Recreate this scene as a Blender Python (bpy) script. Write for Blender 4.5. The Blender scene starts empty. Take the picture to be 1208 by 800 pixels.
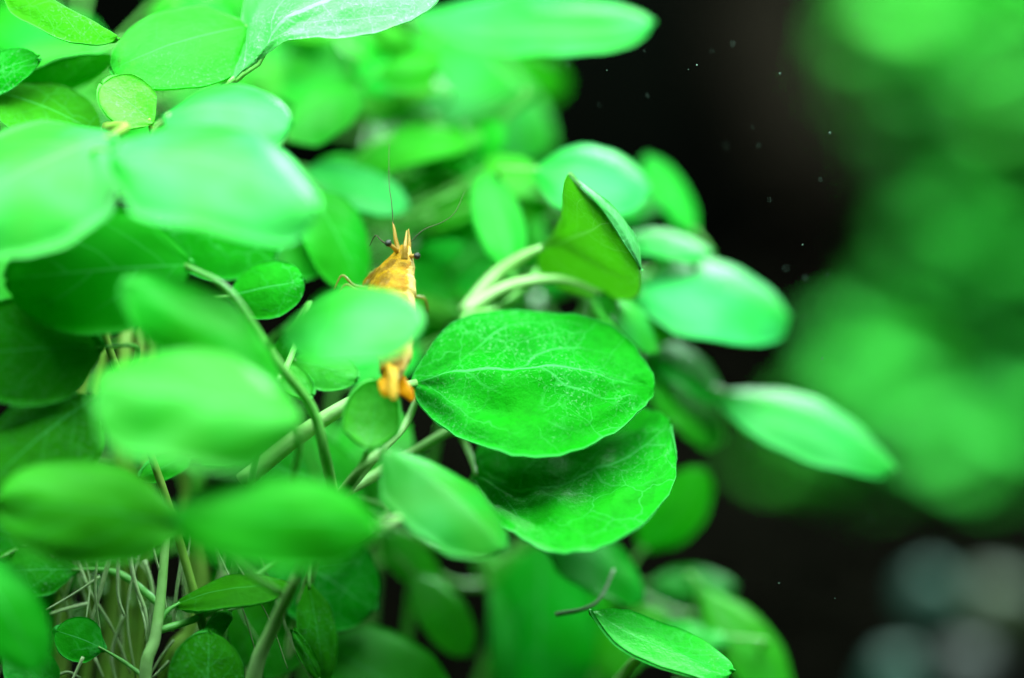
import bpy, bmesh, math, random
from mathutils import Vector, Matrix, noise

# 1 Blender unit = 10 cm (the whole place is a hand-sized corner of an aquarium)
sc = bpy.context.scene
sc.unit_settings.system = 'METRIC'
sc.unit_settings.scale_length = 0.1
COL = sc.collection
R = math.radians
random.seed(7)

# ------------------------------------------------------------------ camera
PITCH = R(9.0)
DIST = 4.0                       # distance to the plane in focus
PX = 1.0 / 1208.0                # one photo pixel at the plane in focus
FWD = Vector((0, math.cos(PITCH), -math.sin(PITCH)))
UP = Vector((0, math.sin(PITCH), math.cos(PITCH)))
RIGHT = Vector((1, 0, 0))
CAM = -FWD * DIST
cd = bpy.data.cameras.new('camera')
cam = bpy.data.objects.new('camera', cd)
COL.objects.link(cam)
cam.location = CAM
cam.rotation_euler = (math.pi / 2 - PITCH, 0, 0)
cd.sensor_width = 36
cd.lens = 36 * DIST
cd.clip_start = 0.05
cd.clip_end = 200
cd.dof.use_dof = True
cd.dof.focus_distance = DIST
cd.dof.aperture_fstop = 0.52
cd.dof.aperture_blades = 0
sc.camera = cam

# ------------------------------------------------------------------ light
w = bpy.data.worlds.new('World')
sc.world = w
w.use_nodes = True
w.node_tree.nodes['Background'].inputs[0].default_value = (0.30, 0.85, 0.45, 1)
w.node_tree.nodes['Background'].inputs[1].default_value = 0.05


def area(name, loc, target, sx, sy, power, colour):
    d = bpy.data.lights.new(name, 'AREA')
    d.shape = 'RECTANGLE'
    d.size, d.size_y = sx, sy
    d.energy = power
    d.color = colour
    o = bpy.data.objects.new(name, d)
    COL.objects.link(o)
    o.location = loc
    o.rotation_euler = (Vector(target) - Vector(loc)).to_track_quat('-Z', 'Y').to_euler()
    return o


area('overhead_lamp', (-0.08, -0.24, 0.90), (-0.06, 0.02, 0), 1.9, 0.75, 96, (0.74, 1.0, 0.92))  # aquarium LED above the plants
area('overhead_lamp', (0.95, 2.75, 1.75), (1.0, 3.0, 0), 1.4, 0.60, 640, (0.74, 1.0, 0.90))  # added lamp at the back, there only to brighten the far bushes

sc.view_settings.view_transform = 'Standard'
sc.view_settings.look = 'None'
sc.view_settings.exposure = 0.0
sc.view_settings.gamma = 1.0
sc.view_settings.use_curve_mapping = False
sc.cycles.use_denoising = True
sc.cycles.max_bounces = 5
sc.cycles.diffuse_bounces = 4
sc.cycles.glossy_bounces = 1
sc.cycles.transmission_bounces = 4
sc.cycles.use_adaptive_sampling = True
sc.cycles.caustics_reflective = False
sc.cycles.caustics_refractive = False


def at(px, py, off=0.0):
    D = DIST + off
    k = PX * D / DIST * 4.0 / 4.0 * 1.0
    return CAM + FWD * D + RIGHT * ((px - 604) * k) + UP * ((400 - py) * k)


def pxs(off=0.0):
    return PX * (DIST + off) / DIST


GROUND_Z = at(1100, 800, 1.45).z


# ------------------------------------------------------------------ materials
class NT:
    def __init__(s, name):
        s.m = bpy.data.materials.new(name)
        s.m.use_nodes = True
        s.t = s.m.node_tree
        s.t.nodes.clear()
        s.out = s.n('ShaderNodeOutputMaterial')

    def n(s, typ, **kw):
        nd = s.t.nodes.new(typ)
        for k, v in kw.items():
            if k.startswith('i_'):
                nd.inputs[k[2:].replace('_', ' ')].default_value = v
            else:
                setattr(nd, k, v)
        return nd

    def l(s, a, b):
        s.t.links.new(a, b)

    def val(s, sock, v):
        if isinstance(v, (int, float)):
            sock.default_value = v
        elif isinstance(v, (tuple, list)):
            sock.default_value = tuple(v) + ((1,) if len(v) == 3 else ())
        else:
            s.l(v, sock)

    def math(s, op, a, b=0.0, c=0.0, clamp=False):
        nd = s.n('ShaderNodeMath', operation=op)
        nd.use_clamp = clamp
        s.val(nd.inputs[0], a); s.val(nd.inputs[1], b); s.val(nd.inputs[2], c)
        return nd.outputs[0]

    def mix(s, f, a, b, blend='MIX'):
        nd = s.n('ShaderNodeMix', data_type='RGBA', blend_type=blend)
        s.val(nd.inputs[0], f); s.val(nd.inputs[6], a); s.val(nd.inputs[7], b)
        return nd.outputs[2]

    def smooth(s, x, a, b):
        nd = s.n('ShaderNodeMapRange', interpolation_type='SMOOTHSTEP')
        s.val(nd.inputs[0], x)
        nd.inputs[1].default_value = a; nd.inputs[2].default_value = b
        nd.inputs[3].default_value = 0; nd.inputs[4].default_value = 1
        return nd.outputs[0]

    def noise(s, vec, scale, detail=2.0, rough=0.5, out=0):
        nd = s.n('ShaderNodeTexNoise')
        nd.inputs['Scale'].default_value = scale
        nd.inputs['Detail'].default_value = detail
        nd.inputs['Roughness'].default_value = rough
        s.l(vec, nd.inputs['Vector'])
        return nd.outputs[out]


def leaf_material(name, refl, refl2, trans, vein, gloss=0.5, rough=0.45, tmix=0.45, fine=1.0, age=0.0):
    """fine = 0: the cheaper version for blades far out of focus (no papillae, no relief)"""
    s = NT(name)
    tc = s.n('ShaderNodeTexCoord')
    P = tc.outputs['Object']
    sep = s.n('ShaderNodeSeparateXYZ')
    s.l(tc.outputs['UV'], sep.inputs[0])
    u, v = sep.outputs[0], sep.outputs[1]
    sv = s.math('MULTIPLY_ADD', v, 2.0, -1.0)
    av = s.math('ABSOLUTE', sv)
    side = s.math('SIGN', sv)
    rnd = s.n('ShaderNodeObjectInfo').outputs['Random']
    sp3 = s.n('ShaderNodeSeparateColor')
    s.l(s.noise(P, 10, 2, 0.55, out=1), sp3.inputs[0])
    m1, m2, m3 = sp3.outputs[0], sp3.outputs[1], sp3.outputs[2]
    # veins
    ml = s.math('MULTIPLY_ADD', u, -0.026, 0.034)
    mid = s.math('SUBTRACT', 1.0, s.smooth(s.math('DIVIDE', av, ml), 0.35, 1.3))
    q = s.math('SUBTRACT', u, s.math('MULTIPLY', s.math('POWER', av, 1.2), 0.30))
    q = s.math('ADD', q, s.math('MULTIPLY', s.math('SUBTRACT', m1, 0.5), 0.16))
    q = s.math('ADD', s.math('MULTIPLY', q, 5.5), s.math('MULTIPLY', side, 0.21))
    q = s.math('ADD', q, s.math('MULTIPLY', rnd, 3.0))
    fr = s.math('ABSOLUTE', s.math('SUBTRACT', s.math('FRACT', q), 0.5))
    sec = s.math('SUBTRACT', 1.0, s.smooth(fr, 0.004, 0.045))
    sec = s.math('MULTIPLY', sec, s.smooth(av, 0.97, 0.60))
    sec = s.math('MULTIPLY', sec, s.smooth(m2, 0.36, 0.62))
    vm = s.math('MAXIMUM', s.math('MULTIPLY', mid, 0.70 if fine else 0.9), s.math('MULTIPLY', sec, 0.48 if fine else 0.75))
    c = s.mix(s.smooth(m3, 0.34, 0.66), refl, refl2)
    edge = s.smooth(av, 0.965, 1.0)
    bump = None
    if fine:
        n_f = s.noise(P, 330, 1, 0.6)
        n_f2 = s.noise(P, 120, 2, 0.6)
        wp = s.n('ShaderNodeVectorMath', operation='MULTIPLY_ADD')
        s.l(s.noise(P, 40, 2, .6, out=1), wp.inputs[0])
        wp.inputs[1].default_value = (.022, .022, .022)
        s.l(P, wp.inputs[2])
        for sc_, wd_, st_ in ((24, 0.032, 0.30), (66, 0.06, 0.18)):
            vo = s.n('ShaderNodeTexVoronoi', feature='DISTANCE_TO_EDGE')
            vo.inputs['Scale'].default_value = sc_
            s.l(wp.outputs[0], vo.inputs['Vector'])
            ret = s.math('SUBTRACT', 1.0, s.smooth(vo.outputs['Distance'], 0.0, wd_))
            ret = s.math('MULTIPLY', ret, s.smooth(m1 if sc_ < 50 else m2, 0.36, 0.60))
            vm = s.math('MAXIMUM', vm, s.math('MULTIPLY', ret, st_))
        c = s.mix(s.math('MULTIPLY', s.smooth(n_f2, 0.40, 0.70), 0.28 * fine), c, tuple(x * 0.55 for x in refl))
        c = s.mix(s.math('MULTIPLY', vm, 0.8), c, vein)
        spk = s.math('MULTIPLY', s.smooth(n_f, 0.58, 0.72), s.smooth(m2, 0.38, 0.60))
        c = s.mix(s.math('MULTIPLY', spk, 0.36 * fine), c, tuple(min(1, x * 0.6 + 0.14) for x in vein))
        bp = s.n('ShaderNodeBump')
        bp.inputs['Strength'].default_value = 0.28 * fine
        bp.inputs['Distance'].default_value = 0.004
        s.l(s.math('ADD', s.math('MULTIPLY', n_f, 0.5), n_f2), bp.inputs['Height'])
        bump = bp.outputs[0]
    else:
        c = s.mix(s.math('MULTIPLY', vm, 0.8), c, vein)
    c = s.mix(s.math('MULTIPLY', edge, 0.35), c, vein)
    hv = s.n('ShaderNodeHueSaturation')
    hue = s.math('MULTIPLY_ADD', s.math('ADD', rnd, s.math('MULTIPLY', m2, .5)), 0.020, 0.478)
    s.l(hue, hv.inputs['Hue'])
    s.l(s.math('MULTIPLY_ADD', rnd, 0.22, 0.90), hv.inputs['Value'])
    s.l(c, hv.inputs['Color'])
    c = hv.outputs[0]
    tcol = s.mix(s.math('MULTIPLY', vm, 0.5), trans, tuple(min(1, x * 0.6 + 0.05) for x in vein))
    ht = s.n('ShaderNodeHueSaturation')
    s.l(hue, ht.inputs['Hue'])
    s.l(tcol, ht.inputs['Color'])
    tcol = ht.outputs[0]
    if age:
        br = s.smooth(s.noise(P, 26, 4, 0.7), 0.66 - 0.12 * age, 0.76)
        br = s.math('MULTIPLY', br, s.math('MAXIMUM', s.smooth(u, 0.6, 1.0), edge))
        c = s.mix(br, c, (0.10, 0.07, 0.02))
        tcol = s.mix(br, tcol, (0.05, 0.03, 0.01))
    pr = s.n('ShaderNodeBsdfPrincipled')
    s.l(c, pr.inputs['Base Color'])
    pr.inputs['Roughness'].default_value = rough
    pr.inputs['Specular IOR Level'].default_value = gloss
    if bump:
        s.l(bump, pr.inputs['Normal'])
    tr = s.n('ShaderNodeBsdfTranslucent')
    s.l(tcol, tr.inputs['Color'])
    mx = s.n('ShaderNodeMixShader')
    mx.inputs[0].default_value = tmix
    s.l(pr.outputs[0], mx.inputs[1])
    s.l(tr.outputs[0], mx.inputs[2])
    s.l(mx.outputs[0], s.out.inputs[0])
    return s.m


def plain_material(name, c1, c2, scale=20, rough=0.45, spec=0.5, trans=None, tmix=0.3, bump=0.3, bd=0.004, detail=3):
    s = NT(name)
    P = s.n('ShaderNodeTexCoord').outputs['Object']
    n1 = s.noise(P, scale, detail, 0.6)
    c = s.mix(s.smooth(n1, 0.3, 0.7), c1, c2)
    bp = s.n('ShaderNodeBump')
    bp.inputs['Strength'].default_value = bump
    bp.inputs['Distance'].default_value = bd
    s.l(s.noise(P, scale * 6, 3, 0.6), bp.inputs['Height'])
    pr = s.n('ShaderNodeBsdfPrincipled')
    s.l(c, pr.inputs['Base Color'])
    pr.inputs['Roughness'].default_value = rough
    pr.inputs['Specular IOR Level'].default_value = spec
    s.l(bp.outputs[0], pr.inputs['Normal'])
    last = pr.outputs[0]
    if trans:
        tr = s.n('ShaderNodeBsdfTranslucent')
        tr.inputs['Color'].default_value = tuple(trans) + (1,)
        mx = s.n('ShaderNodeMixShader')
        mx.inputs[0].default_value = tmix
        s.l(last, mx.inputs[1]); s.l(tr.outputs[0], mx.inputs[2])
        last = mx.outputs[0]
    s.l(last, s.out.inputs[0])
    return s.m


VEIN = (0.09, 0.62, 0.13)
LG = ((0.008, 0.36, 0.006), (0.014, 0.43, 0.014), (0.010, 0.54, 0.002))
LF = ((0.007, 0.27, 0.005), (0.012, 0.35, 0.012), (0.010, 0.46, 0.002))
M_LEAF = leaf_material('leaf_green', *LF, (0.13, 0.66, 0.19), gloss=0.02, rough=0.42)
M_SOFT = leaf_material('leaf_green_soft', (0.006, 0.38, 0.008), (0.014, 0.46, 0.030), LG[2], VEIN, fine=0, gloss=0.30, rough=0.52)
M_TOPLIT_SOFT = leaf_material('leaf_toplit_soft', (0.018, 0.40, 0.040), (0.04, 0.48, 0.11), LG[2], VEIN, fine=0, gloss=0.34, rough=0.5)  # soft leaf with the mint of bright light mixed into its base colour
M_MATT = leaf_material('leaf_green_matt', LG[0], LG[1], LG[2], VEIN, fine=0, gloss=0.10, rough=0.5)
M_TOPLIT = leaf_material('leaf_toplit', (0.05, 0.42, 0.09), (0.09, 0.50, 0.16), (0.03, 0.55, 0.02), (0.3, 0.7, 0.4), gloss=0.45, rough=0.5, age=.7, tmix=.35)  # paler leaf copy, strong light from above put into its colour
M_WORN = leaf_material('leaf_browned', (0.016, 0.46, 0.012), (0.04, 0.54, 0.04), (0.03, 0.50, 0.008), VEIN, age=1.0, gloss=0.04, tmix=.38)
M_YOUNG = leaf_material('leaf_young', (0.05, 0.46, 0.02), (0.07, 0.52, 0.05), (0.07, 0.60, 0.01), VEIN, gloss=0.22)
M_OLD = leaf_material('leaf_worn', (0.016, 0.38, 0.015), (0.03, 0.44, 0.04), (0.075, 0.60, 0.008), VEIN, age=1.0, gloss=0.14, tmix=.58)
M_THIN = leaf_material('leaf_backlit', (0.09, 0.40, 0.02), (0.12, 0.46, 0.04), (0.16, 0.46, 0.05), (0.50, 0.80, 0.45), gloss=0.06, tmix=.70, age=.6)
M_BACK = leaf_material('leaf_back_bush', (0.014, 0.38, 0.02), (0.045, 0.48, 0.085), (0.012, 0.5, 0.006), VEIN, fine=0, gloss=.35, rough=.5)
M_STEM = plain_material('stem_pale', (0.30, 0.62, 0.16), (0.42, 0.70, 0.26), 16, 0.4, 0.5, (0.25, 0.6, 0.05), 0.25)
M_STEMG = plain_material('stem_green', (0.13, 0.50, 0.07), (0.22, 0.58, 0.13), 16, 0.4, 0.5, (0.12, 0.6, 0.03), 0.3)
M_STEMO = plain_material('stem_olive', (0.15, 0.34, 0.03), (0.25, 0.44, 0.07), 18, 0.45, 0.4, (0.2, 0.4, 0.03), 0.2)
M_ROOT = plain_material('root_pale', (0.34, 0.52, 0.20), (0.50, 0.64, 0.34), 40, 0.5, 0.4, (0.3, 0.5, 0.1), 0.2)
M_TWIG = plain_material('twig_grey', (0.34, 0.46, 0.30), (0.46, 0.54, 0.40), 40, 0.6, 0.3)


# ------------------------------------------------------------------ helpers
def link(name, me, mat, parent=None, smooth=True):
    o = bpy.data.objects.new(name, me)
    COL.objects.link(o)
    if mat:
        me.materials.append(mat)
    if smooth:
        me.polygons.foreach_set('use_smooth', [True] * len(me.polygons))
    if parent:
        o.parent = parent
    return o


def mesh(name, vs, fs, uvs=None):
    me = bpy.data.meshes.new(name)
    me.from_pydata([tuple(v) for v in vs], [], fs)
    if uvs:
        lay = me.uv_layers.new(name='UVMap')
        li = [0] * len(me.loops)
        me.loops.foreach_get('vertex_index', li)
        flat = []
        for i in li:
            flat += uvs[i]
        lay.data.foreach_set('uv', flat)
    me.update()
    return me


def crom(pts, n):
    """n+1 samples of a Catmull-Rom curve through pts (Vectors), even in index"""
    m = len(pts) - 1
    out = []
    for i in range(n + 1):
        t = i / n * m
        k = min(int(t), m - 1)
        f = t - k
        p1, p2 = pts[k], pts[k + 1]
        p0 = pts[k - 1] if k > 0 else p1 * 2 - p2
        p3 = pts[k + 2] if k + 2 <= m else p2 * 2 - p1
        out.append(0.5 * ((2 * p1) + (p2 - p0) * f + (2 * p0 - 5 * p1 + 4 * p2 - p3) * f * f
                          + (3 * p1 - p0 - 3 * p2 + p3) * f ** 3))
    return out


def tube(pts, radii, seg=10, sub=6, org=Vector((0, 0, 0)), wob=0.0, flat=1.0, flat_dir=None):
    """closed tapering tube along a smooth curve; radii one per control point"""
    n = (len(pts) - 1) * sub
    P = crom([Vector(p) for p in pts], n)
    rs = []
    for i in range(n + 1):
        t = i / n * (len(radii) - 1)
        k = min(int(t), len(radii) - 2)
        rs.append(radii[k] + (radii[k + 1] - radii[k]) * (t - k))
    vs, fs, uv = [], [], []
    ref = None
    for i, p in enumerate(P):
        t = (P[min(i + 1, n)] - P[max(i - 1, 0)]).normalized()
        if ref is None:
            ref = t.orthogonal()
        if flat_dir is not None:
            ref = flat_dir
        a = (ref - t * ref.dot(t)).normalized()
        b = t.cross(a)
        ref = a
        r = rs[i]
        if wob:
            r *= 1 + wob * noise.noise(p * 9)
        for j in range(seg):
            th = 2 * math.pi * j / seg
            vs.append(p + a * (math.cos(th) * r * flat) + b * (math.sin(th) * r) - org)
            uv.append((i / n, j / seg))
    for i in range(n):
        for j in range(seg):
            k = (j + 1) % seg
            fs.append((i * seg + j, i * seg + k, (i + 1) * seg + k, (i + 1) * seg + j))
    fs.append(tuple(reversed(range(seg))))
    fs.append(tuple(n * seg + j for j in range(seg)))
    return vs, fs, uv


def tag(o, label, cat, group=None):
    o['label'] = label
    o['category'] = cat
    if group:
        o['group'] = group
    return o


def thing(name, label, cat, loc, group=None):
    o = bpy.data.objects.new(name, None)
    COL.objects.link(o)
    o.location = loc
    o.empty_display_size = 0.05
    return tag(o, label, cat, group)


def grid_leaf(rows, th, org):
    """rows[i][j] points of the upper face -> closed thin blade with its own thickness"""
    nu, nv = len(rows), len(rows[0])
    top, nor = [], []
    for i in range(nu):
        for j in range(nv):
            du = rows[min(i + 1, nu - 1)][j] - rows[max(i - 1, 0)][j]
            dv = rows[i][min(j + 1, nv - 1)] - rows[i][max(j - 1, 0)]
            nn = du.cross(dv)
            nor.append(nn.normalized() if nn.length > 1e-12 else Vector((0, 0, 0)))
    # degenerate tip and base rows take their neighbour's normal
    for j in range(nv):
        if nor[j].length < 0.5:
            nor[j] = nor[nv + nv // 2]
        e = (nu - 1) * nv + j
        if nor[e].length < 0.5:
            nor[e] = nor[(nu - 2) * nv + nv // 2]
    vs, uv, fs = [], [], []
    for s in (0, 1):
        for i in range(nu):
            for j in range(nv):
                vs.append(rows[i][j] - nor[i * nv + j] * (th * s) - org)
                uv.append((i / (nu - 1), j / (nv - 1)))
    N = nu * nv
    for i in range(nu - 1):
        for j in range(nv - 1):
            a, b, c, d = i * nv + j, i * nv + j + 1, (i + 1) * nv + j + 1, (i + 1) * nv + j
            fs.append((a, d, c, b))
            fs.append((N + a, N + b, N + c, N + d))
    ring = [i * nv for i in range(nu)] + [(nu - 1) * nv + j for j in range(1, nv)] + \
           [i * nv + nv - 1 for i in range(nu - 2, -1, -1)] + [j for j in range(nv - 2, 0, -1)]
    for k in range(len(ring)):
        a, b = ring[k], ring[(k + 1) % len(ring)]
        fs.append((a, b, N + b, N + a))
    return vs, fs, uv


class Plant:
    def __init__(s, name, label, stem, rad=7, mat=None, cat='plant', group=None, ground=True):
        mat = mat or M_STEMG
        pts = [at(*p) for p in stem]
        b = pts[0]
        if ground:
            root = Vector((b.x + random.uniform(-.02, .02), b.y + random.uniform(0, .05), GROUND_Z - 0.01))
            mid = (b + root) / 2 + Vector((random.uniform(-.02, .02), 0, 0))
            pts = [root, mid] + pts
        else:
            root = b
        s.base = Vector((pts[0].x, pts[0].y, max(pts[0].z, GROUND_Z)))
        s.e = thing(name, label, cat, s.base, group)
        s.line = crom(pts, 40)
        r0 = rad * PX
        rr = [r0 * (1.15 - 0.55 * i / (len(pts) - 1)) for i in range(len(pts))]
        vs, fs, uv = tube(pts, rr, 10, 8, s.base, 0.12)
        s.stem = link('stem', mesh('stem', vs, fs, uv), mat, s.e)

    def near(s, p):
        """the stem point a petiole would leave from: close to p, preferably below it"""
        return min(s.line, key=lambda q: (q - p).length + max(0, q.z - p.z + .03) * 1.5)

    def stalk(s, pts, r, mat, parent=None, name='petiole', r1=0.6, seg=8):
        P = [at(*p) if not isinstance(p, Vector) else p for p in pts]
        vs, fs, uv = tube(P, [r * PX * (1 + (r1 - 1) * i / (len(P) - 1)) for i in range(len(P))], seg, 6, s.base, 0.08)
        return link(name, mesh(name, vs, fs, uv), mat, parent or s.e)

    def finish(s, rows, mat, pet, pr, pmat, th, rib=True):
        vs, fs, uv = grid_leaf(rows, th, s.base)
        lf = link('leaf', mesh('leaf', vs, fs, uv), mat, s.e)
        nv = len(rows[0])
        c = nv // 2
        B = rows[0][c]
        ax = (rows[2][c] - rows[0][c]).normalized()
        if pet is None:
            q = s.near(B)
            d = (B - q).length
            pet = [q, q + (B - q) * 0.4 + Vector((0, 0, -0.1 * d)) - ax * d * 0.12, B - ax * min(0.3 * d, .04)]
        else:
            pet = [at(*p) if not isinstance(p, Vector) else p for p in pet]
        if pet is not False and len(pet):
            P = pet + [B + ax * 0.006]
            k = len(P)
            v2, f2, u2 = tube(P, [pr * PX * (1.0 - 0.62 * (i / (k - 1)) ** 2) for i in range(k)], 8, 6, s.base, 0.06)
            link('petiole', mesh('petiole', v2, f2, u2), pmat or M_STEMG, lf)
        if rib:
            mids = []
            n = len(rows)
            for i in range(0, n - 5, 2):
                e1 = rows[min(i + 1, n - 1)][c] - rows[max(i - 1, 0)][c]
                e2 = rows[max(i, 1)][min(c + 1, nv - 1)] - rows[max(i, 1)][c - 1]
                nn = e1.cross(e2)
                nn = nn.normalized() if nn.length > 1e-12 else Vector((0, 0, 1))
                mids.append(rows[i][c] - nn * (th * 1.1 + min(pr * .5 * PX, .0032) * (1 - i / n) * .6))
            k = len(mids)
            v2, f2, u2 = tube(mids, [min(pr * .5 * PX, .0032) * (1.0 - 0.85 * i / (k - 1)) for i in range(k)], 6, 1, s.base)
            link('midrib', mesh('midrib', v2, f2, u2), M_STEMG, lf)
        return lf

    def leaf(s, b, t, wpx, roll=30, k=1.0, arch=0.08, cup=0.12, fold=0.0, mat=None, pet=None, pr=4.5,
             pmat=None, wave=0.035, th=0.0034, nu=26, nv=14, blunt=0.5, twist=0.0):
        mat = mat or (M_LEAF if abs(b[2] + t[2]) / 2 < 0.13 else M_SOFT)
        B, T = at(*b), at(*t)
        a = T - B
        L = a.length
        a.normalize()
        mid = (B + T) / 2
        c = (CAM - mid).normalized()
        n0 = (c - a * c.dot(a)).normalized()
        s0 = a.cross(n0)
        if abs(s0.z) > 0.25:
            if s0.z < 0:
                s0 = -s0
        elif s0.x < 0:
            s0 = -s0
        r = R(roll)
        n = n0 * math.cos(r) + s0 * math.sin(r)
        hw = wpx * pxs((b[2] + t[2]) / 2) / 2 / max(abs(math.cos(r)), 0.28)
        rows = []
        seed = Vector((random.uniform(-50, 50), random.uniform(-50, 50), random.uniform(-50, 50)))
        for i in range(nu + 1):
            u = (1 - math.cos(math.pi * i / nu)) / 2
            sp = u ** k
            wd = max(1e-4, 1 - (2 * sp - 1) ** 2) ** blunt
            wd *= 0.55 + 0.45 * min(1, u / 0.22) if u < 0.22 else 1
            if i in (0, nu):
                wd = 0.02
            tw = R(twist) * (u - 0.5)
            nt = n * math.cos(tw) + a.cross(n) * math.sin(tw)
            sd = a.cross(nt)
            row = []
            for j in range(nv + 1):
                v = -1 + 2 * j / nv
                h = hw * wd * (1 + 0.035 * noise.noise(seed + Vector((u * 6, 9 if v > 0 else 0, 0)))
                               + 0.012 * noise.noise(seed + Vector((u * 26, 19 if v > 0 else 0, 0))))
                p = B + a * (L * u) + sd * (h * v)
                z = arch * L * 4 * u * (1 - u) - cup * h * v * v + fold * h * abs(v)
                z += wave * L * (noise.noise(seed + Vector((u * 2.6, v * 1.3, 0))) * (0.5 + v * v)
                                 + 0.35 * v * v * noise.noise(seed + Vector((u * 9, v * 1.5, 5)))
                                 + 0.22 * noise.noise(seed + Vector((u * 6.5, v * 4.0, 8))))
                p = p + nt * z
                row.append(p)
            rows.append(row[::-1])
        return s.finish(rows, mat, pet, pr, pmat, th)

    def drawn(s, mid, up, low, mat=None, pet=None, pr=5, pmat=None, nu=48, nv=24, bulge=0.0, wave=0.004, th=0.0022, ser=0.0, under=False, rib=True):
        """a blade given by its midrib and its two margins, each point with its own distance"""
        mat = mat or M_LEAF
        C = crom([at(*p) for p in mid], 200)
        A = crom([at(*p) for p in up], 200)
        Z = crom([at(*p) for p in low], 200)
        n = (C[100] - C[0]).cross(A[100] - C[100]).normalized()
        if n.dot(CAM - C[100]) < 0:
            n = -n
        seed = Vector((random.uniform(-50, 50), random.uniform(-50, 50), 0))
        rows = []
        for i in range(nu + 1):
            u = (1 - math.cos(math.pi * i / nu)) / 2
            f = u * 200
            k = min(int(f), 199)
            f -= k
            c, a_, z_ = (C[k].lerp(C[k + 1], f), A[k].lerp(A[k + 1], f), Z[k].lerp(Z[k + 1], f))
            row = []
            for j in range(nv + 1):
                v = -1 + 2 * j / nv
                e = z_ if v < 0 else a_
                av = abs(v)
                p = c.lerp(e, av)
                hw = (e - c).length
                p = p + n * (bulge * hw * (1 - av * av))
                if ser:
                    p = p + (e - c) * (av ** 6 * ser * noise.noise(seed + Vector((u * 40, 7 if v > 0 else 0, 0))))
                p = p + n * (min(1, hw / .05) * wave * (noise.noise(seed + Vector((u * 5, v * 2.5, 0))) + .4 * noise.noise(seed + Vector((u * 14, v * 6, 3)))))
                row.append(p)
            rows.append(row)
        # keep the upper face towards +n
        if (rows[nu // 2 + 1][nv // 2] - rows[nu // 2][nv // 2]).cross(rows[nu // 2][nv // 2 + 1] - rows[nu // 2][nv // 2]).dot(n) * (-1 if under else 1) < 0:
            rows = [list(reversed(r)) for r in rows]
        return s.finish(rows, mat, pet, pr, pmat, th, rib)


def scatter(p, n, x0, x1, y0, y1, o0, o1, s0, s1, seed, mats=None):
    rnd = random.Random(seed)
    for i in range(n):
        x, y, o = rnd.uniform(x0, x1), rnd.uniform(y0, y1), rnd.uniform(o0, o1)
        L = rnd.uniform(s0, s1)
        a = rnd.choice((rnd.uniform(-40, 60), rnd.uniform(120, 220), rnd.uniform(-40, 220)))
        b = (x, y, o)
        t = (x + L * math.cos(R(a)), y + L * math.sin(R(a)), o + rnd.uniform(-.06, .06))
        p.leaf(b, t, L * rnd.uniform(.42, .68), roll=rnd.choice((rnd.uniform(10, 45), rnd.uniform(35, 65), rnd.uniform(-40, 10))),
               arch=rnd.uniform(.02, .14), cup=rnd.uniform(-.1, .5), fold=rnd.uniform(-.2, .1), k=rnd.uniform(.85, 1.3),
               wave=.05, twist=rnd.uniform(-30, 30), mat=M_YOUNG if rnd.random() < .15 else None, pr=rnd.uniform(2.5, 4), nu=20, nv=10)


# ------------------------------------------------------------------ the setting
def structure(name, me, mat):
    o = link(name, me, mat)
    o['kind'] = 'structure'
    return o


M_SOIL = plain_material('aqua_soil', (0.001, 0.001, 0.0007), (0.003, 0.0026, 0.0018), 12, 0.95, 0.0, bump=0.8, bd=0.03)
M_WALL = plain_material('back_wall_black', (0.002, 0.0025, 0.002), (0.003, 0.0035, 0.0025), 2, 0.95, 0.0)
N = 60
vs, fs = [], []
for i in range(N + 1):
    for j in range(N + 1):
        x = -6 + 12 * j / N
        y = -3 + 9 * i / N
        vs.append((x, y, GROUND_Z + 0.03 * noise.noise(Vector((x * 2, y * 2, 0))) - 0.02))
for i in range(N):
    for j in range(N):
        a = i * (N + 1) + j
        fs.append((a, a + 1, a + N + 2, a + N + 1))
structure('substrate', mesh('substrate', vs, fs), M_SOIL)
vs = [(-6, 5, GROUND_Z - 0.5), (6, 5, GROUND_Z - 0.5), (6, 5, 5), (-6, 5, 5), (-6, 5.1, GROUND_Z - 0.5), (6, 5.1, GROUND_Z - 0.5), (6, 5.1, 5), (-6, 5.1, 5)]
fs = [(0, 1, 2, 3), (5, 4, 7, 6), (4, 0, 3, 7), (1, 5, 6, 2), (3, 2, 6, 7), (4, 5, 1, 0)]
structure('back_wall', mesh('back_wall', vs, fs), M_WALL)

# ------------------------------------------------------------------ plants in focus and before it
S = Plant
# --- the sprig with the two big sharp leaves
p = S('stem_plant', 'plant with the large sharp oval leaf overlapping another, right of the shrimp',
      [(330, 830, .12), (362, 690, .08), (396, 592, .0)], 9, M_STEM)
HERO = p
p.stalk([(396, 592, .0), (440, 540, .0), (478, 500, .03), (494, 462, .05)], 8, M_STEM, name='side_branch', r1=.45)
# big oval leaf
p.drawn([(484, 452, .02), (550, 441, .01), (625, 438, .01), (700, 443, .02), (772, 458, .04)],
        [(484, 452, .02), (493, 430, .03), (522, 394, .045), (572, 368, .062), (630, 361, .07), (688, 371, .068), (734, 398, .06), (763, 428, .05), (771, 444, .045), (772, 458, .04)],
        [(484, 452, .02), (496, 478, .015), (526, 504, -.015), (574, 528, -.035), (622, 541, -.045), (670, 535, -.038), (716, 514, -.018), (752, 487, .012), (768, 471, .035), (772, 458, .04)],
        pet=[(286, 568, .02), (352, 515, .0), (425, 470, -.01)], pr=11, pmat=M_STEM, bulge=.02, wave=.010, ser=.035)
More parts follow.
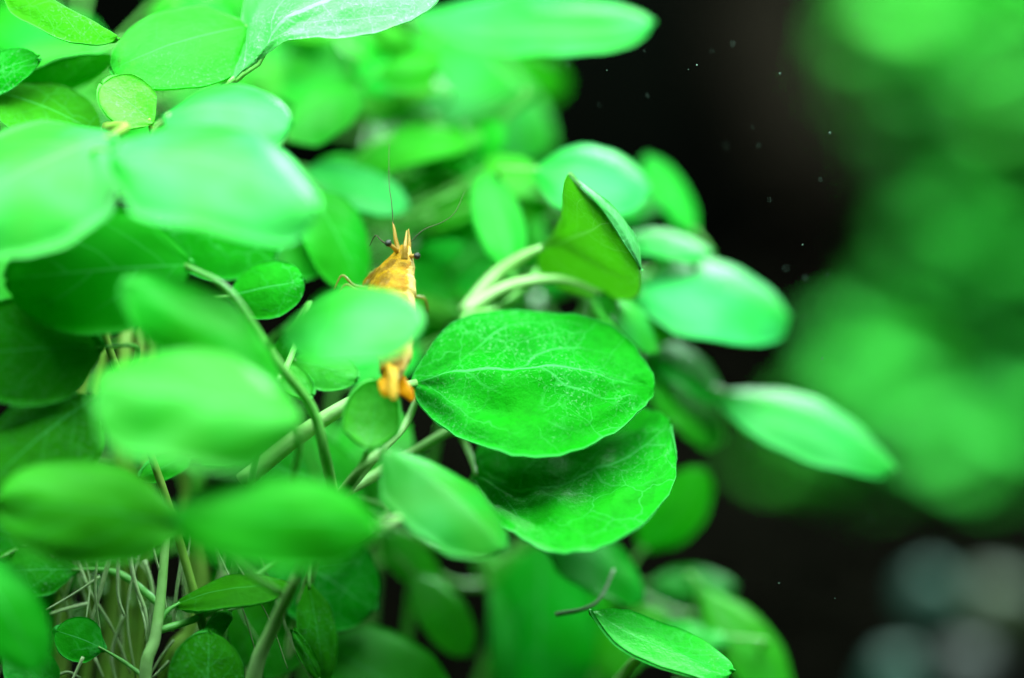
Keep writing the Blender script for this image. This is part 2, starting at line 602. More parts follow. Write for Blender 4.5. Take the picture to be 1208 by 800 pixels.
# the leaf below it
p.drawn([(556, 560, .06), (620, 580, .03), (690, 565, .03), (745, 540, .04), (790, 498, .06)],
        [(556, 560, .06), (562, 528, .10), (600, 500, .13), (655, 480, .15), (700, 472, .15), (740, 474, .13), (768, 482, .10), (784, 490, .07), (790, 498, .06)],
        [(556, 560, .06), (570, 596, .01), (600, 628, -.045), (636, 645, -.07), (676, 650, -.08), (720, 640, -.07), (764, 612, -.04), (797, 560, .0), (790, 498, .06)],
        pet=[(400, 585, .02), (450, 556, .05), (490, 532, .06), (535, 508, .09), (552, 530, .09)], pr=7, pmat=M_STEM, bulge=.03, wave=.009, ser=.035)
p.leaf((436, 528, -.08), (444, 450, -.06), 66, roll=-10, k=.75, arch=-.1, cup=-.45, mat=M_YOUNG,
       pet=[(398, 588, .0), (422, 558, -.05)], pr=6, pmat=M_STEMG)
p.leaf((452, 532, -.12), (594, 645, -.16), 92, mat=M_TOPLIT_SOFT, roll=42, k=1.05, arch=.10, cup=.25, fold=-.25,
       pet=[(398, 588, .0), (425, 555, -.06)], pr=6, pmat=M_STEM)
p.leaf((430, 590, .12), (300, 545, .10), 110, roll=30, arch=.05)
p.leaf((400, 545, .14), (480, 500, .16), 80, roll=35, arch=.05)

# --- folded leaf
p = S('stem_plant', 'plant with a folded leaf edge-lit in the middle, its underside showing',
      [(470, 830, .3), (500, 600, .25), (548, 372, .10)], 7, M_STEMG)
p.drawn([(634, 294, .12), (664, 283, .10), (690, 273, .06), (712, 264, .0), (724, 259, -.02)],
        [(634, 294, .12), (655, 274, .10), (664, 250, .05), (666, 226, .01), (671, 205, -.04), (684, 216, -.045), (700, 232, -.04), (712, 246, -.03), (724, 259, -.02)],
        [(634, 294, .12), (638, 320, .15), (668, 340, .16), (710, 350, .14), (745, 353, .11), (757, 338, .06), (755, 315, .02), (742, 288, .0), (724, 259, -.02)],
        mat=M_THIN, pet=[(548, 368, .14), (584, 326, .14), (615, 304, .13)], pr=9, pmat=M_STEM, bulge=.0, wave=.003, ser=.02, under=True, rib=False)
# strip rolled over the leaf's far edge, its light painted by the paler colour
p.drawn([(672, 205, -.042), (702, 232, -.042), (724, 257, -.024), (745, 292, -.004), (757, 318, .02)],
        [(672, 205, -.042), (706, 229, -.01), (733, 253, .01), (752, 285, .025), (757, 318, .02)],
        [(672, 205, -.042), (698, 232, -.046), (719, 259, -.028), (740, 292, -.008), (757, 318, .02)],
        mat=M_TOPLIT, pet=[], rib=False, pr=1.5, nu=30, nv=8, wave=.003, ser=.08)
p.leaf((706, 344, .12), (775, 414, .14), 34, mat=M_TOPLIT_SOFT, roll=55, arch=.08, pet=[(548, 368, .12), (600, 338, .12), (660, 330, .12)], pr=8, pmat=M_STEM)
p.leaf((604, 322, .16), (572, 205, .2), 56, roll=20, arch=.06)
p.leaf((640, 236, .2), (580, 186, .24), 44, roll=35)
p.leaf((600, 250, .28), (498, 372, .26), 120, roll=15)

# --- top left plant with the pale blade cut by the upper edge
p = S('stem_plant', 'plant at top left whose pale speckled leaf is cut by the upper edge',
      [(230, 830, .16), (215, 520, .16), (190, 260, .10), (180, 150, .06)], 8, M_STEMO)
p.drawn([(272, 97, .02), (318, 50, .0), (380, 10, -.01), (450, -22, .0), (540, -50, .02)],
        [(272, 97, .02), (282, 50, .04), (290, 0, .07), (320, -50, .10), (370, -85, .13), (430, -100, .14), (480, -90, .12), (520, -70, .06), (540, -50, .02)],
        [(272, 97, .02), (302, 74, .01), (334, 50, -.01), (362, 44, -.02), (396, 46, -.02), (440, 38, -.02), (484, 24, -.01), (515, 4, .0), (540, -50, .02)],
        mat=M_TOPLIT, pet=[(200, 190, .08), (240, 130, .05)], pr=7, bulge=.06, wave=.010, ser=.03)
p.leaf((296, 32, .05), (132, 82, .02), 96, roll=38, arch=.07, cup=.2, k=.9, mat=M_OLD)
p.leaf((181, 145, .0), (121, 100, .0), 60, roll=20, mat=M_YOUNG, cup=-.2, pet=[(180, 185, .06), (180, 160, .02)], pr=5, pmat=M_STEMO)
p.leaf((194, 138, -.10), (342, 146, -.12), 84, mat=M_TOPLIT_SOFT, roll=48, arch=.14, cup=.3, pet=[(180, 180, .05), (184, 155, -.06)], pr=6, pmat=M_STEM)
p.leaf((270, 350, .05), (358, 332, .03), 68, roll=20, arch=.06, cup=.25)

# --- left edge plant
p = S('stem_plant', 'plant at the left edge with a very pale blurred leaf above a dark one',
      [(60, 830, .10), (90, 520, .10), (110, 300, .05), (126, 150, .0)], 8, M_STEMO)
LEFT = p
p.leaf((132, 162, -.12), (-66, 268, -.17), 150, mat=M_TOPLIT_SOFT, roll=44, arch=.09, cup=.3, wave=.045, k=.82, blunt=.46, pet=[(126, 150, .0), (148, 150, -.06)], pr=7, pmat=M_STEMO)
p.leaf((-8, 108, .06), (116, 158, .04), 74, roll=35, arch=.08, cup=.25)
p.leaf((16, 108, .08), (136, 72, .10), 40, roll=-62, arch=.10, cup=.3)
p.leaf((226, 312, -.07), (8, 330, -.09), 150, roll=10, mat=M_MATT, arch=.07, cup=.15,
       pet=[(396, 594, .0), (384, 540, -.04), (368, 482, -.06), (326, 425, -.09), (272, 345, -.10)], pr=6.5, pmat=M_STEMG)
p.leaf((40, 400, .2), (-60, 300, .2), 120, roll=20)

p = S('stem_plant', 'plant mostly beyond the left edge with narrow leaves poking in at the top',
      [(-60, 830, .1), (-70, 400, .08), (-66, 100, .06), (-30, -40, .05)], 7, M_STEMG)
p.leaf((-34, 652, -.18), (46, 792, -.22), 88, roll=8, mat=M_MATT, arch=.08, cup=.2)
p.leaf((-40, 108, .06), (44, 68, .03), 46, roll=30, arch=.1)
p.leaf((0, -24, .03), (138, 44, .0), 30, roll=62, arch=.05, cup=.4, fold=-.4)

# --- front plant with the big blurred leaf
p = S('stem_plant', 'plant in front with a big glowing blurred leaf below the top left leaves',
      [(262, 840, .02), (200, 600, .0), (125, 400, -.02), (100, 300, -.05)], 6, M_STEMO)
p.leaf((132, 178, -.18), (372, 250, -.20), 128, mat=M_TOPLIT_SOFT, roll=44, arch=.12, cup=.3, wave=.045, blunt=.40, k=.92, pet=[(100, 300, -.05), (90, 220, -.1), (108, 180, -.14)])
p.leaf((346, 470, -.18), (146, 334, -.21), 92, roll=20, k=1.25, wave=.05, arch=.12, cup=.35, pet=[(330, 620, -.05), (352, 530, -.12)])

# --- front lower plant
p = S('stem_plant', 'plant at lower left carrying three large out of focus leaves',
      [(298, 812, -.04), (322, 740, -.06), (352, 678, -.1)], 11, M_STEM)
p.leaf((356, 492, -.27), (112, 468, -.30), 138, roll=36, arch=.08, cup=.3, wave=.055, blunt=.34, k=1.12, pet=[(352, 678, -.1), (380, 600, -.2)], pr=7)
p.leaf((222, 622, -.16), (-4, 592, -.19), 126, roll=14, mat=M_MATT, arch=.10, cup=.3, k=1.2, blunt=.46, wave=.05, pet=[(330, 700, -.1), (270, 660, -.2)])
p.leaf((450, 622, -.25), (206, 616, -.32), 112, roll=18, mat=M_MATT, arch=.10, cup=.3, pet=[(540, 585, .0), (492, 602, -.07), (468, 613, -.17)], pr=7, pmat=M_STEM)

# --- leaf that hides the middle of the shrimp
p = S('stem_plant', 'small plant whose pale leaf hides the middle of the shrimp',
      [(250, 830, .05), (290, 600, .0), (325, 440, -.06)], 6, M_STEMG)
p.leaf((332, 388, -.16), (498, 384, -.20), 92, mat=M_TOPLIT_SOFT, roll=46, arch=.10, cup=.25, pet=[(325, 440, -.06), (318, 405, -.12)])
p.leaf((344, 424, .06), (420, 446, .04), 52, roll=20, cup=.2, mat=M_YOUNG)
p.leaf((344, 392, .05), (330, 425, .05), 24, roll=30)

# --- right reaching plant
p = S('stem_plant', 'plant whose long leaf stretches furthest right before the dark gap',
      [(560, 830, .4), (640, 640, .38), (720, 480, .32), (768, 400, .3)], 8, M_STEMG)
p.leaf((850, 462, .26), (1054, 552, .24), 62, mat=M_TOPLIT_SOFT, roll=52, arch=.09, cup=.3, pet=[(762, 400, .3), (800, 436, .28), (828, 455, .27)], pr=9, pmat=M_STEMG)
p.leaf((758, 440, .26), (850, 520, .3), 54, roll=50, arch=.08)
p.leaf((748, 396, .28), (850, 470, .26), 46, roll=45, arch=.08)
p.leaf((756, 650, .3), (832, 556, .28), 70, roll=-20, arch=.05)

# --- right upper back plant
p = S('stem_plant', 'plant behind the folded leaf with drooping blurred leaves beside the black gap',
      [(600, 830, .5), (640, 560, .45), (690, 380, .36), (720, 280, .3)], 8, M_STEMG)
p.leaf((752, 345, .22), (930, 374, .26), 98, mat=M_TOPLIT_SOFT, roll=46, arch=.16, cup=.3)
p.leaf((726, 284, .22), (838, 296, .24), 36, mat=M_TOPLIT_SOFT, roll=62, arch=.12, cup=.3)
p.leaf((820, 276, .32), (764, 186, .34), 36, roll=35, arch=.06)
p.leaf((630, 200, .18), (764, 226, .18), 82, mat=M_TOPLIT_SOFT, roll=42, arch=.12, cup=.3)
p.leaf((700, 330, .24), (790, 400, .24), 70, roll=40, arch=.08)

scatter(p, 8, 600, 780, 240, 420, .25, .45, 50, 90, 14)

# --- top back plant
p = S('stem_plant', 'plant at the back sending one narrow leaf out to the right along the upper edge',
      [(420, 830, .6), (450, 500, .55), (470, 200, .5), (480, 40, .42)], 8, M_STEMG)
p.leaf((490, 20, .28), (768, 26, .24), 66, mat=M_TOPLIT_SOFT, roll=50, arch=.04, cup=.3)
p.leaf((440, 50, .46), (650, 176, .46), 110, mat=M_TOPLIT_SOFT, roll=36, arch=.12, cup=.2)
p.leaf((290, 60, .36), (450, 96, .36), 110, roll=20)
p.leaf((500, 110, .5), (600, 205, .5), 100, roll=40, arch=.1)

scatter(p, 12, 300, 620, 20, 200, .3, .6, 60, 110, 11)
scatter(p, 16, 410, 620, 60, 220, .24, .42, 40, 75, 41)

# --- plant behind the shrimp
p = S('stem_plant', 'plant directly behind the shrimp with overlapping soft green leaves',
      [(360, 830, .34), (380, 560, .3), (420, 300, .26), (420, 200, .24)], 7, M_STEMG)
p.leaf((338, 164, .2), (424, 110, .2), 58, roll=36, arch=.08)
p.leaf((398, 206, .24), (566, 158, .26), 44, roll=55, arch=.08)
p.leaf((356, 204, .2), (480, 246, .2), 52, mat=M_TOPLIT_SOFT, roll=45, arch=.1)
p.leaf((362, 222, .12), (424, 340, .14), 76, roll=32, arch=.08)
p.leaf((564, 250, .36), (468, 290, .34), 62, roll=40)
p.leaf((470, 170, .5), (560, 280, .5), 110, roll=-10)
p.leaf((420, 420, .3), (520, 330, .3), 110, roll=10)

scatter(p, 14, 380, 620, 180, 420, .2, .42, 45, 95, 12)
scatter(p, 14, 490, 660, 170, 350, .22, .40, 40, 80, 31)

# --- lower middle
p = S('stem_plant', 'plant low in the middle with hanging leaves beside a black hollow',
      [(600, 840, .36), (590, 740, .34), (560, 640, .3)], 7, M_STEMG)
p.leaf((448, 628, .22), (518, 694, .24), 48, roll=15, arch=.05)
p.leaf((488, 676, .22), (552, 772, .22), 56, roll=25, arch=.08)
p.leaf((640, 640, .3), (640, 850, .3), 130, roll=-15, arch=.05)
p.leaf((690, 670, .36), (705, 800, .36), 62, roll=-20, arch=.05)
p.leaf((640, 636, .16), (760, 704, .18), 64, roll=40, arch=.1)
p.leaf((596, 850, .28), (584, 690, .3), 30, roll=30)

scatter(p, 5, 570, 700, 650, 800, .25, .5, 40, 75, 13)

# --- bottom right
p = S('stem_plant', 'plant at bottom centre with a sharp narrow leaf and browned tip',
      [(715, 840, .1), (740, 790, .08), (765, 768, .05)], 8, M_STEM)
p.leaf((698, 721, .0), (864, 792, -.01), 50, roll=50, arch=-.05, cup=-.1, mat=M_WORN, pet=[(765, 768, .05), (720, 745, .03)], pr=3)
p.stalk([(655, 725, .06), (690, 718, .06), (709, 704, .07), (724, 672, .1)], 3, M_TWIG, name='withered_petiole')

p = S('stem_plant', 'plant at bottom right with a broad blurred leaf reaching the lower edge',
      [(800, 850, .4), (815, 760, .36), (830, 700, .32)], 7, M_STEMG)
p.leaf((828, 694, .26), (930, 840, .24), 66, roll=32, arch=.08)
p.leaf((860, 752, .22), (740, 768, .24), 40, roll=50)
p.leaf((764, 690, .36), (866, 692, .36), 34, roll=40)
p.leaf((700, 800, .3), (780, 720, .3), 60, roll=20)

# --- bottom left with roots
p = S('stem_plant', 'plant at bottom left with pale roots hanging among its stems',
      [(172, 812, -.02), (183, 752, -.02), (190, 700, -.01), (196, 630, .0)], 8, M_STEM)
ROOTS = p
p.leaf((66, 820, .0), (10, 770, .0), 60, roll=25, mat=M_OLD)
p.leaf((92, 672, .05), (-36, 684, .06), 62, roll=28, pet=[(196, 720, .02), (150, 682, .04), (120, 672, .05)], pr=5)
p.leaf((122, 766, .0), (66, 744, .0), 54, roll=20, pet=[(172, 800, -.01), (145, 780, .0)], pr=3)
p.leaf((206, 714, .0), (344, 692, -.02), 36, roll=50, pet=[(184, 745, -.02), (194, 724, -.01)], pr=4)
p.leaf((240, 850, -.04), (246, 746, -.03), 88, roll=15)
p.leaf((364, 688, .05), (382, 806, .05), 46, roll=10)
p.leaf((378, 806, .03), (346, 744, .02), 18, roll=10)
p.leaf((372, 760, .14), (530, 850, .14), 120, roll=20)
p.stalk([(236, 620, .1), (238, 700, .1), (226, 745, .1), (205, 772, .1), (190, 830, .12)], 11, M_STEMO, name='stem', r1=1)
p.stalk([(252, 640, .1), (274, 704, .1), (290, 762, .1), (296, 830, .1)], 5, M_STEM, name='side_branch', r1=1)
for pts in ([(140, 650), (139, 700), (147, 727)], [(150, 645), (160, 690), (172, 725), (175, 775)], [(132, 650), (118, 700), (107, 735)],
            [(128, 660), (116, 705), (104, 745)], [(118, 680), (88, 700), (54, 720)], [(105, 712), (80, 718), (58, 725)], [(216, 650), (208, 700), (204, 745)],
            [(205, 755), (190, 775), (178, 795)], [(112, 776), (122, 800)], [(98, 775), (84, 805)], [(222, 650), (214, 690)], [(170, 660), (180, 700), (172, 760)],
            [(62, 800), (80, 793), (95, 800)], [(200, 780), (180, 800)], [(146, 725), (132, 770), (138, 810)], [(165, 650), (150, 720), (160, 800)]):
    o_ = random.uniform(-.02, .06)
    p.stalk([(x, y, o_) for x, y in pts], random.uniform(1.6, 3.2), M_ROOT, name='root', r1=.7, seg=6)
rr = random.Random(21)
for i in range(20):
    x, y = rr.uniform(45, 330), rr.uniform(590, 660)
    a = rr.gauss(0, 14)
    L = rr.uniform(110, 220)
    o_ = rr.uniform(-.02, .10)
    q = [(x + L * t * math.sin(R(a)) + rr.uniform(-6, 6), y + L * t * math.cos(R(a)), o_ + rr.uniform(-.01, .01)) for t in (0, .33, .66, 1)]
    p.stalk(q, rr.uniform(1.0, 2.4), M_ROOT, name='root', r1=.5, seg=6)
for (x, r_) in ((75, 9), (105, 6), (130, 10), (150, 7), (165, 8)):
    p.stalk([(x - 10, 840, .16), (x, 740, .16), (x + random.uniform(-10, 15), 620, .14), (x + 20, 380, .14)], r_, M_STEMO, name='stem', r1=.8)

# --- the shaded leaves deep inside
p = S('stem_plant', 'shaded plant deep inside the clump at left with dark green leaves',
      [(20, 830, .3), (60, 560, .3), (80, 360, .3), (60, 100, .35)], 7, M_STEMO)
for a in (((110, 470, -.06), (-10, 570, -.10), 110, 25), ((120, 410, -.06), (-50, 420, -.10), 130, 12), ((60, 470, .0), (102, 428, .0), 30, 40),
          ((20, 560, .05), (120, 500, .05), 90, 20), ((130, 60, .4), (0, 40, .4), 60, 45), ((300, 20, .45), (180, 10, .45), 60, 40),
          ((60, 0, .45), (-30, 60, .45), 60, 40), ((100, 650, .1), (-30, 620, .1), 90, 20), ((330, 520, .2), (440, 600, .2), 130, 20),
          ((320, 640, .1), (440, 720, .1), 120, 10), ((330, 660, .12), (310, 800, .1), 110, 10), ((280, 240, .12), (400, 300, .14), 120, 20), ((180, 240, .1), (330, 290, .1), 130, 12),
          ((250, 120, .3), (330, 80, .3), 70, 20), ((480, 600, .3), (420, 520, .3), 100, 20), ((230, 400, .1), (330, 480, .1), 110, 15), ((0, 130, .35), (110, 110, .35), 80, 20)):
    p.leaf(a[0], a[1], a[2], roll=a[3])

scatter(p, 16, 0, 320, -10, 140, .2, .5, 50, 100, 15)
scatter(p, 16, 0, 330, 360, 800, .02, .22, 40, 80, 16)

# ------------------------------------------------------------------ the far bush, wood and stones
def bush(label, px, py, off, rx, ry, n, size, seed):
    rnd = random.Random(seed)
    c = at(px, py, off)
    k = pxs(off)
    base = Vector((c.x, c.y, GROUND_Z - .01))
    e = thing('background_bush', label, 'bush', base, 'blurred bushes behind on the right')
    vs, fs, uv = tube([base, base.lerp(c, .5) + Vector((.03, 0, 0)), c], [.03, .022, .01], 8, 6, base)
    link('stem', mesh('stem', vs, fs, uv), M_STEMO, e)
    V, F, U = [], [], []
    for i in range(n):
        while True:
            d = Vector((rnd.uniform(-1, 1), rnd.uniform(-1, 1), rnd.uniform(-1, 1)))
            if .25 < d.length < 1:
                break
        q = c + Vector((d.x * rx * k, d.y * rx * k * .8, d.z * ry * k))
        out = Vector((d.x, d.y, d.z * .4 + rnd.uniform(-.2, .3))).normalized()
        nrm = (Vector((rnd.uniform(-.5, .5), rnd.uniform(-.5, .3), 1)))
        sd = out.cross(nrm).normalized()
        nrm = sd.cross(out)
        L = size * k * rnd.uniform(.7, 1.25)
        rows = []
        for a in range(7):
            u = (1 - math.cos(math.pi * a / 6)) / 2
            h = L * .36 * max(.02, math.sqrt(max(0, 1 - (2 * u - 1) ** 2)))
            rows.append([q + out * (L * u) + sd * (h * t) + nrm * (L * .12 * 4 * u * (1 - u) - h * .25 * t * t) for t in (-1, -.5, 0, .5, 1)])
        v_, f_, u_ = grid_leaf(rows, .003, base)
        o = len(V)
        V += v_; U += u_
        F += [tuple(x + o for x in f) for f in f_]
    f = link('foliage', mesh('foliage', V, F, U), M_BACK, e)
    f['kind'] = 'stuff'


bush('topmost of the blurred bushes, filling the upper right corner', 1190, 70, 3.0, 110, 140, 300, 95, 1)
bush('second from the top of the blurred bushes at the right edge', 1215, 320, 3.0, 100, 110, 260, 95, 2)
bush('broad blurred bush level with the long leaf tip, second from the bottom', 1150, 490, 3.0, 125, 95, 320, 95, 3)
bush('dark shaded bush lowest on the right, just above the pebbles', 1085, 590, 3.0, 150, 55, 260, 90, 4)

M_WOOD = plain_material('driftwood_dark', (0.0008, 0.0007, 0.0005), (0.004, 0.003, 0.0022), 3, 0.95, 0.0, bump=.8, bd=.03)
pts = [at(1080, 900, 3.6), at(1060, 600, 3.6), at(1050, 380, 3.5), at(1020, 250, 3.5), at(940, 150, 3.5), at(880, -60, 3.6)]
b = Vector((pts[0].x, pts[0].y, GROUND_Z))
pts[0] = b - Vector((0, 0, .05))
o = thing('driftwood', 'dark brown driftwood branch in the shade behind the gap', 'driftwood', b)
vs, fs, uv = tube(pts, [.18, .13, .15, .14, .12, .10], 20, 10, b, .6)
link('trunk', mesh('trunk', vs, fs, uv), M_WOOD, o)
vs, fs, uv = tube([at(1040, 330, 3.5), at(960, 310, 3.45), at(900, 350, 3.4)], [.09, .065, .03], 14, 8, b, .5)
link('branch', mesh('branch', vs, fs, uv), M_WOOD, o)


def pebble(label, px, py, off, rx, rz, mat, seed):
    c = at(px, py, off)
    k = pxs(off)
    bm = bmesh.new()
    bmesh.ops.create_icosphere(bm, subdivisions=4, radius=1)
    for v in bm.verts:
        d = v.co.normalized()
        f = 1 + .16 * noise.noise(d * 1.4 + Vector((seed, 0, 0))) + .04 * noise.noise(d * 5 + Vector((seed, 3, 0)))
        v.co = Vector((d.x * rx * k * f, d.y * rx * k * .9 * f, d.z * rz * k * f))
    me = bpy.data.meshes.new('pebble')
    bm.to_mesh(me)
    bm.free()
    o = link('pebble', me, mat)
    o.location = c
    return tag(o, label, 'pebble', 'pebbles on the tank floor')


M_PEB = plain_material('pebble_teal', (0.010, 0.048, 0.032), (0.018, 0.066, 0.046), 8, .6, .3)
M_PEB2 = plain_material('pebble_olive', (0.016, 0.027, 0.008), (0.026, 0.042, 0.013), 8, .6, .3)
M_PEB3 = plain_material('pebble_black', (0.006, 0.008, 0.006), (0.012, 0.014, 0.012), 8, .6, .3)
pebble('round teal grey pebble, upper one of the blurred pebbles', 1098, 706, 1.35, 36, 33, M_PEB, 1)
pebble('pale green pebble cut by the lower edge, nearest the dark hollow', 1058, 812, 1.1, 38, 46, M_PEB, 5)
pebble('olive pebble at the right edge beside the teal one', 1180, 722, 1.4, 52, 44, M_PEB2, 9)
pebble('blackish pebble at the lower right, between the pale green and olive ones', 1140, 800, 1.2, 50, 42, M_PEB3, 12)

# soil granules around the stones
rnd = random.Random(5)
V, F = [], []
bm = bmesh.new()
bmesh.ops.create_icosphere(bm, subdivisions=1, radius=1)
iv = [v.co.copy() for v in bm.verts]
fi = [tuple(v.index for v in f.verts) for f in bm.faces]
bm.free()
for i in range(2500):
    x, y = rnd.uniform(-1.2, 2.2), rnd.uniform(-.4, 3.5)
    r_ = rnd.uniform(.015, .03)
    o = len(V)
    for d in iv:
        V.append((x + d.x * r_ * rnd.uniform(.8, 1.2), y + d.y * r_ * rnd.uniform(.8, 1.2), GROUND_Z + d.z * r_))
    F += [tuple(a + o for a in f) for f in fi]
g = link('soil_granules', mesh('soil_granules', V, F), M_SOIL)
g['kind'] = 'stuff'
tag(g, 'dark soil granules covering the tank floor', 'gravel')

# ------------------------------------------------------------------ the shrimp
def shrimp_material(name, body=(0.34, 0.165, 0.001), pale=(0.52, 0.36, 0.11), dark=(0.07, 0.03, 0.002), tmix=.12):
    s = NT(name)
    tc = s.n('ShaderNodeTexCoord')
    P = tc.outputs['Object']
    sep = s.n('ShaderNodeSeparateXYZ')
    s.l(tc.outputs['UV'], sep.inputs[0])
    u, v = sep.outputs[0], sep.outputs[1]           # v 0.5 = middle of the back
    d = s.math('ABSOLUTE', s.math('SUBTRACT', v, 0.5))
    jag = s.math('MULTIPLY', s.math('SUBTRACT', s.noise(P, 170, 3, .75), .5), .22)
    stripe = s.math('SUBTRACT', 1.0, s.smooth(s.math('ADD', d, jag), .06, .085))
    blot = s.smooth(s.noise(P, 150, 3, .7), .50, .60)
    c = s.mix(s.math('MULTIPLY', s.smooth(s.noise(P, 60, 4, .65), .40, .62), .75), body, dark)
    c = s.mix(s.math('MULTIPLY', blot, .10), c, pale)
    rim = s.math('MULTIPLY', s.smooth(d, .20, .07), s.math('MULTIPLY', s.smooth(s.noise(P, 130, 3, .7), .45, .62), .7))
    c = s.mix(rim, c, (0.34, 0.11, 0.006))
    c = s.mix(s.math('MULTIPLY', stripe, .92), c, pale)
    spots = s.smooth(s.noise(P, 190, 2, .6), .60, .70)
    c = s.mix(s.math('MULTIPLY', spots, s.math('MULTIPLY', stripe, .65)), c, (0.45, 0.20, 0.02))
    pr = s.n('ShaderNodeBsdfPrincipled')
    s.l(c, pr.inputs['Base Color'])
    pr.inputs['Roughness'].default_value = .5
    pr.inputs['Specular IOR Level'].default_value = .12
    bp = s.n('ShaderNodeBump')
    bp.inputs['Strength'].default_value = .7
    bp.inputs['Distance'].default_value = .004
    s.l(s.noise(P, 170, 3, .7), bp.inputs['Height'])
    s.l(bp.outputs[0], pr.inputs['Normal'])
    tr = s.n('ShaderNodeBsdfTranslucent')
    tr.inputs['Color'].default_value = (0.8, 0.42, 0.02, 1)
    mx = s.n('ShaderNodeMixShader')
    mx.inputs[0].default_value = tmix
    s.l(pr.outputs[0], mx.inputs[1]); s.l(tr.outputs[0], mx.inputs[2])
    s.l(mx.outputs[0], s.out.inputs[0])
    return s.m


M_SHR = shrimp_material('shrimp_shell')
M_FIN = plain_material('shrimp_tail_fan', (0.60, 0.24, 0.001), (0.66, 0.32, 0.003), 30, .5, .1, (0.9, 0.4, 0.01), .4)
M_TEL = plain_material('shrimp_telson', (0.50, 0.33, 0.06), (0.56, 0.30, 0.02), 60, .5, .1, (0.8, 0.5, 0.08), .25)
M_LEG = plain_material('shrimp_leg', (0.12, 0.14, 0.02), (0.2, 0.2, 0.04), 40, .4, .4, (0.5, 0.5, 0.1), .4)
M_ANT = plain_material('shrimp_antenna', (0.025, 0.025, 0.008), (0.05, 0.045, 0.015), 40, .5, .3)
M_EYE = plain_material('shrimp_eye', (0.006, 0.006, 0.005), (0.02, 0.018, 0.012), 200, .3, .4)
M_HEAD = plain_material('shrimp_feeler_base', (0.30, 0.15, 0.008), (0.42, 0.26, 0.06), 120, .35, .5, (0.8, 0.5, 0.05), .3)

spine = [(479, 290, .0), (473, 312, -.002), (466, 330, -.006), (462, 352, -.016), (463, 376, -.032), (466, 400, -.05), (468, 420, -.065), (464, 438, -.075), (460, 452, -.08)]
wid = [6, 20, 28, 32, 30, 24, 20, 15, 9]            # half height of the flank seen from the side, in photo pixels
SP = [at(*q) for q in spine]
root = SP[4].copy()
e = thing('shrimp', 'yellow orange dwarf shrimp with a pale back stripe clinging between the leaves', 'shrimp', root)
n, sg = 72, 28
C = crom(SP, n)
vs, fs, uv = [], [], []
for i, c in enumerate(C):
    u = i / n
    f = u * (len(wid) - 1)
    k = min(int(f), len(wid) - 2)
    h = (wid[k] + (wid[k + 1] - wid[k]) * (f - k)) * PX
    t = (C[min(i + 1, n)] - C[max(i - 1, 0)]).normalized()
    # the back of the animal points to the viewer and a little to the right
    dv = (-FWD * .66 + RIGHT * .75)
    dv = (dv - t * dv.dot(t)).normalized()
    lt = t.cross(dv)
    seg = 1.0
    if u > .40:                                       # overlapping plates of the abdomen
        q = ((u - .40) / .60 * 6) % 1
        seg = 0.93 + .11 * q
    for j in range(sg):
        a = 2 * math.pi * j / sg                      # a = pi is the middle of the back
        x = -math.cos(a)
        y = math.sin(a)
        hh = h * (1.05 if x > 0 else 1.25) * seg
        ww = h * .72 * seg * (1 - .18 * max(0, x) ** 2)
        if x < -.3 and u < .42:
            ww *= .9
        ww = max(ww, .001)
        vs.append(c + dv * (x * hh) + lt * (y * ww) - root)
        uv.append((u, j / sg))
for i in range(n):
    for j in range(sg):
        k = (j + 1) % sg
        fs.append((i * sg + j, i * sg + k, (i + 1) * sg + k, (i + 1) * sg + j))
fs.append(tuple(reversed(range(sg))))
fs.append(tuple(n * sg + j for j in range(sg)))
me = mesh('body', vs, fs)
lay = me.uv_layers.new(name='UVMap')
for pl in me.polygons:
    js = [vi % sg for vi in pl.vertices]
    wrap = 0 in js and sg - 1 in js
    for li, vi in zip(pl.loop_indices, pl.vertices):
        lay.data[li].uv = (vi // sg / n, 1.0 if wrap and vi % sg == 0 else vi % sg / sg)
link('body', me, M_SHR, e)


def part(name, pts, radii, mat, seg=8, sub=6, flat=1.0, fd=None):
    v_, f_, u_ = tube([at(*q) for q in pts], [r * PX for r in radii], seg, sub, root, flat=flat, flat_dir=fd)
    return link(name, mesh(name, v_, f_, u_), mat, e)


part('rostrum', [(477, 306, -.02), (478, 290, -.022), (480, 272, -.012)], [4.2, 2.6, .7], M_HEAD, flat=.6, fd=FWD.copy())
part('feeler_scale', [(472, 300, .0), (467, 284, .0), (465, 270, .0), (463, 262, .0)], [3.4, 2.6, 1.7, .4], M_HEAD)
part('feeler_scale', [(482, 300, .0), (483, 286, .0), (482, 270, .0)], [2.8, 2.0, .5], M_HEAD)
for pts, pr_ in (([(468, 296, -.005), (463, 291, -.012), (458, 287, -.016)], (460, 287)), ([(482, 303, -.005), (487, 302, -.012), (492, 302, -.014)], (490, 302))):
    o = part('eye_stalk', pts, [3, 2.4, 2.0], M_HEAD)
    c = at(pts[2][0], pts[2][1], pts[2][2] - .003)
    bm = bmesh.new()
    bmesh.ops.create_uvsphere(bm, u_segments=20, v_segments=12, radius=4.3 * PX)
    for v in bm.verts:
        v.co += c - root
    me = bpy.data.meshes.new('eye')
    bm.to_mesh(me); bm.free()
    link('eye', me, M_EYE, o)
part('antenna', [(464, 266, .0), (462, 240, .0), (459, 215, .005), (459, 170, .02)], [.6, .5, .4, .25], M_ANT, 6)
part('antenna', [(484, 286, .0), (500, 271, .0), (522, 262, .0), (537, 250, .0), (548, 226, .01)], [.6, .6, .5, .4, .2], M_ANT, 6)
part('antennule', [(462, 292, .0), (450, 284, .0), (443, 278, .0), (436, 290, .01)], [1.1, 1, .8, .4], M_ANT, 6)
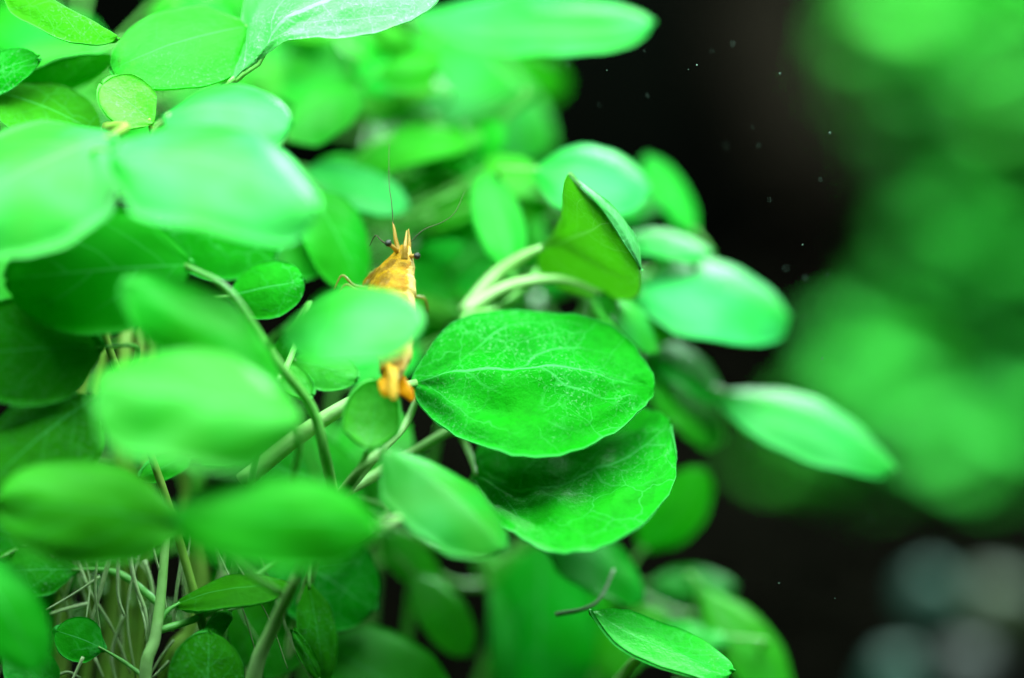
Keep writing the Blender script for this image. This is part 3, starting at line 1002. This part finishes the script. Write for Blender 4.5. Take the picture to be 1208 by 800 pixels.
for pts in ([(452, 330, .03), (438, 322, .03), (432, 336, .03), (424, 348, .03)], [(450, 340, .03), (420, 338, .02), (404, 325, .02), (394, 342, .02)],
            [(452, 345, .03), (425, 345, .03), (408, 336, .03), (398, 352, .03)], [(456, 320, .03), (444, 318, .03), (436, 328, .04)],
            [(480, 350, .04), (500, 352, .05), (505, 368, .06)]):
    part('leg', pts, [2.4, 2.0, 1.5, .7][:len(pts)], M_LEG, 7)
# flap of the side shell that hangs at the left
part('side_plate', [(458, 318, .015), (446, 326, .02), (434, 334, .03), (428, 344, .035)], [9, 9, 6, 2], M_SHR, 12, 6, .5, FWD.copy())
# tail fan
for (x, y, o_, wd_, mt) in ((447, 458, -.088, 8, M_FIN), (453, 468, -.094, 9, M_FIN), (481, 467, -.078, 8, M_FIN), (487, 473, -.07, 7, M_FIN), (464, 472, -.105, 6, M_TEL)):
    part('telson' if mt is M_TEL else 'tail_fan_blade', [(463, 430, -.08), (464 + (x - 464) * .35, 446, o_ + .012), (464 + (x - 464) * .75, (442 + y) / 2 + 6, o_ + .003), (x, y, o_)], [7, wd_ * .8, wd_, 2.5], mt, 14, 8, .22, FWD.copy())

# ------------------------------------------------------------------ specks drifting in the water
M_SPK = plain_material('water_speck', (0.05, 0.10, 0.07), (0.12, 0.2, 0.15), 50, .6, .3)
V, F = [], []
specks = [(864, 52, 1.3), (822, 77, 1.8), (812, 82, 1.0), (764, 113, 1.1), (716, 83, 1.0), (707, 124, .9), (670, 76, 1.3), (920, 87, 1.8), (1008, 18, 1.6), (979, 157, 2.2), (968, 212, 1.5),
          (947, 289, 1.6), (927, 317, 1.9), (950, 328, 2.2), (976, 324, 1.6), (985, 350, 1.2), (908, 236, 1.2), (1020, 385, 1.3), (970, 423, 2.2), (883, 527, 1.8), (856, 172, 1), (895, 172, 1.2),
          (1027, 612, 1.6), (1125, 612, 1.5), (1092, 523, 1.3), (919, 688, 1.4), (985, 706, 1.1), (780, 426, 1), (840, 60, .9), (888, 150, 1), (760, 60, .8), (640, 30, .8), (950, 375, 1)]
for (x, y, r_) in specks:
    c = at(x, y, rnd.uniform(-.12, .16))
    o = len(V)
    for d in iv:
        V.append(c + Vector((d.x, d.y, d.z)) * (r_ * .5 * PX * rnd.uniform(.7, 1.3)))
    F += [tuple(a + o for a in f) for f in fi]
g = link('water_specks', mesh('water_specks', V, F), M_SPK)
g['kind'] = 'stuff'
tag(g, 'tiny pale specks drifting in the water before the dark background', 'specks')
